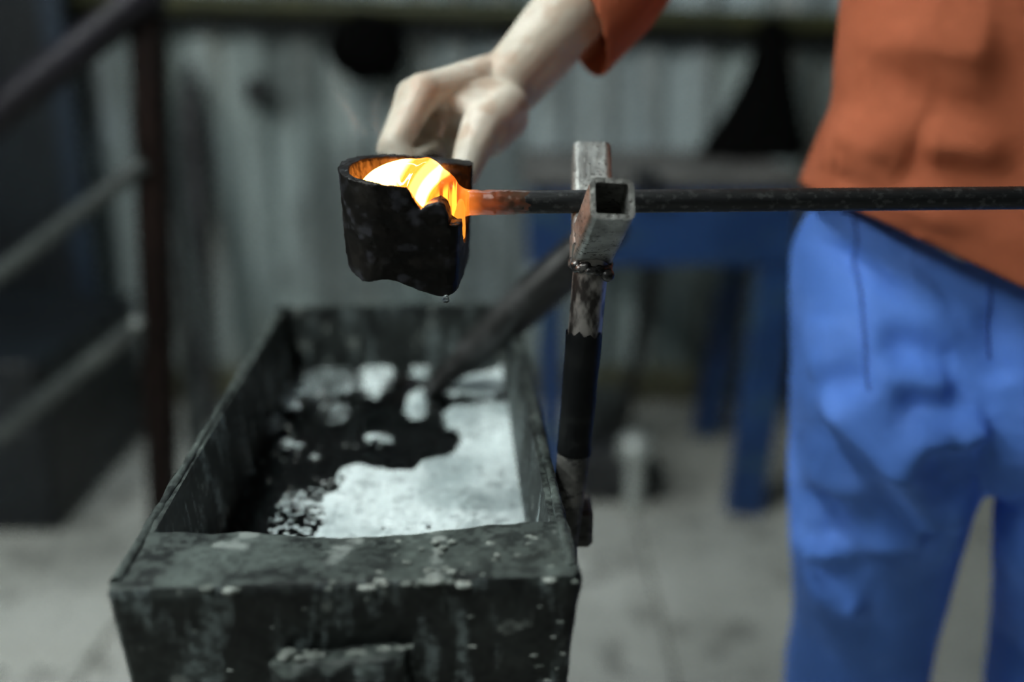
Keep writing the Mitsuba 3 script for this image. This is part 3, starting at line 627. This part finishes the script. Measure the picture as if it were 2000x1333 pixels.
# slanting hem: lower in front than at the sides and back
h_a, h_b, h_c = PY(1600, 378, CY), PY(2000, 562, CY - .126), PY(1700, 428, CY - .118)
hn = np.cross(h_b - h_a, h_c - h_a); hn = unit(hn); hn = hn if hn[2] > 0 else -hn
hn = unit(hn * [1, 1, 1]); 
sh = union([tr_.trim_by_plane([float(t) for t in hn], float(hn @ h_a)), slv, slv2]) - hollow
shirt = tm(sh.refine_to_length(.007))
ease(shirt, 18)
S = lambda *q: [PY(px, py, CY - .12) for px, py in q]
folds(shirt, [(S((1600, 262), (1700, 335), (1815, 372)), 0.0144, 0.0253, .010), (S((1632, 165), (1680, 245), (1765, 305), (1830, 330)), 0.0187, 0.0391, .014), (S((1830, 318), (1900, 300), (2010, 330)), 0.0144, 0.0253, .012),
              (S((1640, 60), (1700, 120), (1800, 240)), 0.0086, 0.0345, .014), (S((1720, 20), (1850, 120), (2000, 200)), 0.0115, 0.0460, .018), (S((1690, 390), (1800, 420), (1960, 470)), 0.0086, 0.0230, .012),
              (S((1800, 60), (1900, 100), (2000, 110)), 0.0101, 0.0345, .014), (S((1605, 300), (1680, 365)), 0.0043, 0.0138, .008)])
rough_up(shirt, .003, .09, 12); ease(shirt, 4)
add(pk + '__shirt', shirt, 'mat_shirt', smooth=True, label='loose orange shirt with pushed-up sleeves')
# ---- trousers
Lx = lambda px, py, Y=1.02: PY(px, py, Y)
kneeL = Lx(1702, 1333, 1.08); 
TRS = []
def pants_leg(s, hipx, hipy, kx, fx):
    top = [((hipx, hipy + .035, 1.00), .102), ((hipx - s * .012, hipy - .030, .865), .114)]
    mid = [((hipx - s * .006, hipy + .0, .76), .100), ((hipx - s * .022, hipy + .004, .735), .094)]
    knee = [((kx, 1.115, .535), .092)]
    return union([hull(top + mid, 40), hull(mid + knee, 40), hull(knee + [((fx, 1.13, .11), .078)], 40)])
legR = pants_leg(-1, *body_pt(-.124, 0)[:2], float(kneeL[0]) - .004, float(kneeL[0]) - .02)
legL = pants_leg(1, *body_pt(.122, 0)[:2], CX + .185, CX + .205)
pel = hull([(body_pt(sx, z), r) for sx in (-.115, .115) for z, r in ((.87, .112),)] + [(body_pt(sx, 1.0, .035), .104) for sx in (-.115, .115)], 40)
tr2 = union([legR, legL, pel])
trou = tm(tr2.refine_to_length(.006)); ease(trou, 24)
Q = lambda *q: [PY(px, py, CY - .10) for px, py in q]
folds(trou, [(Q((1600, 470), (1720, 550), (1870, 645)), -0.0107, .010, .010), (Q((1730, 690), (1830, 705), (1950, 735)), -0.0177, .018, .022), (Q((1690, 760), (1800, 752), (1900, 772)), 0.0124, .024, .018),
             (Q((1740, 805), (1830, 800), (1960, 765)), -0.0143, .024, .024), (Q((1595, 690), (1620, 745), (1680, 800)), 0.0213, .035, .012), (Q((1640, 790), (1720, 870), (1815, 920)), 0.0355, .030, .012),
             (Q((1740, 830), (1850, 850), (1950, 820)), 0.0213, .022, .014), (Q((1720, 880), (1810, 990), (1835, 1070)), 0.0248, .022, .014), (Q((1700, 1110), (1790, 1090), (1840, 1060)), 0.0213, .024, .012),
             (Q((1575, 1060), (1615, 1130), (1700, 1205)), 0.0284, .030, .014), (Q((1600, 1040), (1660, 1090), (1670, 1150)), -0.0213, .018, .018), (Q((1640, 1230), (1700, 1275), (1760, 1270)), 0.0248, .022, .012),
             (Q((1850, 950), (1880, 1040), (1860, 1200)), 0.0177, .022, .014), (Q((1572, 900), (1640, 980), (1760, 1010)), 0.0143, .03, .014), (Q((1972, 590), (1962, 700), (1968, 760)), -0.0107, .016, .016)])
rough_up(trou, .004, .075, 5); ease(trou, 5)
tk = pk + '__trousers'
add(tk, trou, 'mat_trousers', smooth=True, label='blue cotton work trousers')
def on_front(q):
    """drop a polyline onto the trousers' front"""
    out = []
    o = np.array([[a[0], a[1] - .4, a[2]] for a in q]); dd = np.tile([0, 1.0, 0], (len(o), 1))
    loc, ir, _ = trou.ray.intersects_location(o, dd, multiple_hits=False)
    r = {int(i): l for i, l in zip(ir, loc)}
    return np.array([r[i] for i in sorted(r)])
def seam(pts, r):
    pts = np.array(pts); t = np.linspace(0, 1, 40)
    P_ = np.stack([np.interp(t, np.linspace(0, 1, len(pts)), pts[:, i]) for i in range(3)], 1)
    L_ = on_front(P_)
    if len(L_) < 3: return None
    th_ = np.linspace(0, 2 * np.pi, 6, endpoint=False); vv_ = []
    for a in L_: vv_.append(np.stack([a[0] + r * np.cos(th_), np.full(6, a[1]) + r * .5 * np.sin(th_), np.full(6, a[2])], 1))
    n_ = len(L_); f_ = np.array([[i * 6 + j, i * 6 + (j + 1) % 6, (i + 1) * 6 + (j + 1) % 6, (i + 1) * 6 + j] for i in range(n_ - 1) for j in range(6)])
    return trimesh.Trimesh(np.concatenate(vv_), np.vstack([f_[:, [0, 1, 2]], f_[:, [0, 2, 3]]]), process=False)
for i, pts in enumerate((Q((1750, 470), (1738, 560), (1725, 680), (1710, 775)), Q((1978, 575), (1966, 640), (1960, 720)))):
    m = seam(pts, .0022)
    if m is not None: add(tk + '__seam' + (f'_{i:03d}' if i else ''), m, 'mat_seam', smooth=True)
for i, (x, y) in enumerate(((float(kneeL[0]) - .02, 1.13), (CX + .205, 1.13))):
    shoe = tm(hull([((x, y - .14, .035), .035), ((x - .015, y - .08, .04), .04), ((x + .015, y - .08, .04), .04), ((x, y + .03, .04), .04), ((x, y, .10), .045)], 20).trim_by_plane([0, 0, 1], 0.0).refine_to_length(.02))
    add(pk + '__shoe' + (f'_{i:03d}' if i else ''), shoe, 'mat_shoe', smooth=40)

# ------------------------------------------------------------------ blue steel table behind
TY = 2.44
tb = 'work_table'
tag(tb, 'blue painted steel work table with a grey top, standing by the corrugated wall', 'table')
tl, trr = PY(1020, 346, TY), PY(1572, 346, TY)
zt = float(tl[2]); ap = float(PY(1300, 520, TY)[2]); yb = float(PZ(1300, 292, zt)[1])
add(tb + '__top', box(tl[0], trr[0], TY - .02, min(yb, WALL_Y - .08), zt - .022, zt, .006), 'mat_table_top')
add(tb + '__front_apron', box(tl[0] + .015, trr[0] - .01, TY, TY + .02, ap, zt - .024, .004), 'mat_blue_paint')
yb = min(yb, WALL_Y - .08)
add(tb + '__side_apron', box(trr[0] - .03, trr[0] - .01, TY + .022, yb - .02, ap, zt - .024, .004), 'mat_blue_paint')
add(tb + '__side_apron_001', box(tl[0] + .015, tl[0] + .035, TY + .022, yb - .02, ap, zt - .024, .004), 'mat_blue_paint')
fr0, fr1 = PY(1520, 505, TY + .04), PZ(1452, 1000, 0.0)
add(tb + '__leg', bar(np.array([fr1[0], fr1[1], 0]), fr0, .095, .06, .004, up=(0, 1, 0)), 'mat_blue_paint')
a, b = PY(1072, 505, TY + .04), PY(1078, 900, TY + .04); zz = (b - a) / (a[2] - b[2])
add(tb + '__leg_001', bar(a + zz * a[2], a, .055, .055, .004, up=(0, 1, 0)), 'mat_blue_paint')
a, b = PY(1440, 505, yb - .06), PY(1372, 880, yb - .06); zz = (b - a) / (a[2] - b[2])
add(tb + '__leg_002', bar(a + zz * a[2], a, .085, .05, .004, up=(0, 1, 0)), 'mat_blue_paint')
a, b = PY(1275, 505, yb - .10), PY(1224, 800, yb - .10); zz = (b - a) / (a[2] - b[2])
add(tb + '__brace', bar(a + zz * a[2], a, .035, .035, .004, up=(0, 1, 0)), 'mat_dark_steel', label='thin dark brace under the table')
cl = PY(1262, 352, TY - .03)
add('table_clamp', trimesh.util.concatenate([box(cl[0] - .03, cl[0] + .03, TY - .045, TY - .021, zt - .035, zt + .018, .005), box(cl[0] - .02, cl[0] + .02, TY - .045, TY + .05, zt + .001, zt + .02, .005)]), 'mat_dark_steel', label='small dark clamp gripping the front edge of the blue table', cat='clamp')
# black cloth hung from the wall rail above the table
RY = WALL_Y - .10
rl = PY(1300, 32, RY)
ra, rb_ = PY(300, 4, RY), PY(1640, 48, RY); rdir = unit(rb_ - ra)
rl = ra + rdir * (.5 / rdir[0])
def rail_z(x): return float(ra[2] + (x - ra[0]) * rdir[2] / rdir[0])
add('wall_rail', rod(ra - rdir * .5, rb_ + rdir * 1.4, .030, n=24), 'mat_olive', smooth=40, label='olive green pipe rail running along the corrugated wall', cat='rail')
for i, x in enumerate((-1.2, .05, 1.9)):
    add('wall_rail__bracket' + (f'_{i:03d}' if i else ''), box(x - .02, x + .02, RY, WALL_Y + .05, rail_z(x) - .012, rail_z(x) + .012, .003), 'mat_dark_steel')
add('wall_rail__shade_strip', bar([ra[0] - .6, WALL_Y - .02, rail_z(ra[0] - .6) - .02], [rb_[0] + 1.2, WALL_Y - .02, rail_z(rb_[0] + 1.2) - .02], .11, .03, .004, up=(0, 1, 0)), 'mat_dark_steel', label='dark strip added behind the pipe rail as the shade below it')  # dark strip added where the rail shades the wall
cy_ = TY + .42
top_c, bl, brt = PY(1505, 40, RY - .035), PY(1362, 288, cy_), PY(1572, 288, cy_)
def cloth():
    nu, nv = 40, 48; vv = []
    for i in range(nu + 1):
        t = i / nu
        z = top_c[2] * (1 - t) + (zt + .002) * t
        x0, x1 = (top_c[0] - .03) * (1 - t) + bl[0] * t, (top_c[0] + .045) * (1 - t) + brt[0] * t
        x0 = x0 + .03 * math.sin(t * math.pi) * 1
        yc = (RY - .036) * (1 - t) + cy_ * t; hd = .03 + .09 * t
        for j in range(nv):
            a = 2 * math.pi * j / nv
            w = 1 + .06 * math.sin(7 * a + 2 * t) * t
            vv.append(((x0 + x1) / 2 + (x1 - x0) / 2 * math.cos(a) * w, yc + hd * math.sin(a) * w - (0.0 if t > .1 else 0), z))
    f = [[i * nv + j, i * nv + (j + 1) % nv, (i + 1) * nv + (j + 1) % nv, (i + 1) * nv + j] for i in range(nu) for j in range(nv)]
    vv.append(tuple(top_c + [0, 0, .012])); f = np.array(f)
    tri = np.vstack([f[:, [0, 1, 2]], f[:, [0, 2, 3]], [[j, len(vv) - 1, (j + 1) % nv] for j in range(nv)]])
    return trimesh.Trimesh(np.array(vv), tri, process=False)
add('hanging_cloth', cloth(), 'mat_black_cloth', smooth=True, label='black cloth hanging in a point from the rail onto the blue table', cat='cloth')
# round dark bundle and knob on the wall
bd = PY(722, 98, WALL_Y - .13)
m = trimesh.creation.icosphere(4, .12); m.apply_scale([1.02, .8, .92]); rough_up(m, .03, .09, 3); m.apply_translation(bd)
add('hanging_bag', m, 'mat_black_cloth', smooth=True, label='round black bag hanging on the corrugated wall above the block', cat='bag')
add('hanging_bag__strap', bar(bd + [0, .03, .08], [bd[0], RY, rail_z(bd[0]) + .030], .02, .006, .001), 'mat_black_cloth')
kn = PY(506, 178, WALL_Y - .01)
add('wall_plug', rod(kn + [0, .06, 0], kn - [0, .05, 0], .03, rings=[(0, .02), (.5, .02), (.55, .042), (.9, .042), (1, .03)]), 'mat_dark_steel', smooth=40, label='small round black plug on the corrugated wall left of the black bag', cat='plug')
# paddle leaning on the wall
q0, q1 = PY(368, 120, WALL_Y - .06), PY(408, 720, WALL_Y - .22); zz = (q1 - q0) / (q0[2] - q1[2])
foot_ = q0 + zz * q0[2]
pd_ = rod(foot_ + [0, 0, .003], q0, .02, n=24, rings=[(0, .022), (.45, .03), (.62, .046), (.80, .050), (.90, .040), (.97, .02), (1, .006)])
add('wooden_paddle', pd_, 'mat_dark_steel', smooth=50, label='long dark pointed paddle leaning against the corrugated wall', cat='paddle')
# things on the floor under the table
fb = PZ(1215, 985, 0)
add('floor_box', box(fb[0] - .115, fb[0] + .095, fb[1], fb[1] + .20, 0, .135, .012), 'mat_dark_steel', label='low black box on the floor under the blue table', cat='box')
kb = PY(1242, 888, float(fb[1]) - .02)
add('floor_box__knob', trimesh.util.concatenate([trimesh.creation.icosphere(3, .048).apply_translation([kb[0], fb[1] - .012, .172]), rod((kb[0], fb[1] - .012, 0.002), (kb[0], fb[1] - .012, .15), .024, n=20)]), 'mat_knob', smooth=40, label='shiny round steel knob')
fx = PY(1175, 852, float(fb[1]) + .30)
add('steel_tin', rod((fx[0], fb[1] + .32, 0), (fx[0], fb[1] + .32, .21), .07, n=32, rings=[(0, .07), (.96, .07), (1, .066)]), 'mat_grey_tube', smooth=40, label='grey tin standing behind the low black box', cat='tin')

# ------------------------------------------------------------------ railing and dark cupboard at the left
rk = 'stair_railing'
tag(rk, 'dark steel stair railing with sloping handrail and two thin rods at the left', 'railing')
RYL = 1.95
a, b = PY(285, -60, RYL), PY(316, 860, RYL); zz = (b - a) / (a[2] - b[2])
add(rk + '__post', bar(a + zz * a[2], a, .056, .05, .006, up=(0, 1, 0)), 'mat_maroon')
add(rk + '__handrail', rod(PY(-120, 320, RYL - .06), PY(300, -22, RYL - .02), .033, n=28), 'mat_purple_rail', smooth=40)
add(rk + '__rod', rod(PY(-100, 610, RYL - .06), PY(282, 318, RYL - .03), .0175, n=20), 'mat_grey_tube', smooth=40, label='thin grey rod')
add(rk + '__rod_001', rod(PY(-100, 930, RYL - .06), PY(272, 632, RYL - .03), .0185, n=20), 'mat_grey_tube', smooth=40, label='thin grey rod')
kb = PY(268, 630, RYL - .06)
add(rk + '__bolt', trimesh.creation.icosphere(3, .011).apply_translation(kb), 'mat_knob', smooth=True, label='shiny bolt head')
a, b = PY(322, 300, RYL + .25), PY(385, 840, RYL + .05); zz = (b - a) / (a[2] - b[2])
add('leaning_tube', rod(a + zz * a[2], a - zz * .25, .021, n=20), 'mat_grey_tube', smooth=40, label='slim grey tube leaning beside the dark railing post', cat='tube')
cb = 'steel_screen'
tag(cb, 'tall blue-black steel screen with a blue edge, behind the stair railing at the left', 'screen')
CYF = 3.02
cr = PY(160, 300, CYF)
add(cb + '__body', box(cr[0] - .95, cr[0], CYF, CYF + .05, .0, 2.0, .01), 'mat_blue_black')
for i in range(2):
    x0 = cr[0] - .94 + i * .47
    add(cb + '__panel' + (f'_{i:03d}' if i else ''), box(x0 + .004, x0 + .462, CYF - .018, CYF - .001, .06, 1.96, .004), 'mat_blue_black')
add(cb + '__edge_strip', box(cr[0] - .06, cr[0] + .003, CYF - .024, CYF - .0185, .06, 1.96, .002), 'mat_blue_trim', label='blue edge strip')
b0, b1 = PZ(226, 918, 0), PZ(168, 1042, 0)
add('black_plinth', box(b0[0] - 1.2, b0[0], b1[1], CYF - .04, 0, .46, .01), 'mat_blue_black', label='low black steel plinth on the floor below the stair railing', cat='plinth')

# ------------------------------------------------------------------ wisps of steam off the wet block
lo, hi = P(664, 306, BD + .035) - [0, .05, 0], P(915, 215, BD + .035)
lo[2] = P(788, 300, BD)[2] + .010; hi[2] = lo[2] + .060; hi[1] = lo[1] + .045
nz, ny, nx = 72, 20, 88
Z, Y_, X = np.meshgrid((np.arange(nz) + .5) / nz, (np.arange(ny) + .5) / ny, (np.arange(nx) + .5) / nx, indexing='ij')
den = np.zeros(Z.shape)
for x0, y0, ph, am, top_, w in ((.12, .5, .3, .05, .95, .018), (.20, .6, 1.7, .06, .75, .016), (.34, .55, 2.9, .03, .7, .020), (.47, .5, .8, .02, .6, .018), (.62, .6, 4.0, .025, .55, .020), (.83, .5, 5.1, .03, .45, .018)):
    xc = x0 + am * np.sin(Z * 6.5 + ph) - .08 * Z * (x0 < .3); yc = y0 + .15 * np.sin(Z * 4 + 2 * ph)
    ww = w * (1 + 1.6 * Z)
    den += np.exp(-((X - xc) / ww) ** 2 - ((Y_ - yc) / (ww * 4)) ** 2) * np.clip((top_ - Z) / top_, 0, 1) * np.clip(Z / .08, 0, 1)
den *= np.clip((.5 - np.abs(X - .5)) / .06, 0, 1) * (.5 + meshkit.fbm(np.stack([X * 9, Y_ * 4, Z * 7], -1), 3, 6))
ext = hi - lo
scene['mat_none'] = {'type': 'null'}
scene['steam_wisps'] = mikit.ply(trimesh.creation.box(bounds=[lo, hi]), 'mat_none', interior={'type': 'heterogeneous', 'albedo': 0.92, 'scale': 11.0,
    'sigma_t': {'type': 'gridvolume', 'grid': mi.VolumeGrid(den.astype(np.float32)[..., None]), 'to_world': T().translate(lo.tolist()).scale(ext.tolist())}})
tag('steam_wisps', 'thin wisps of steam curling up from the hot block', 'steam', kind='stuff')
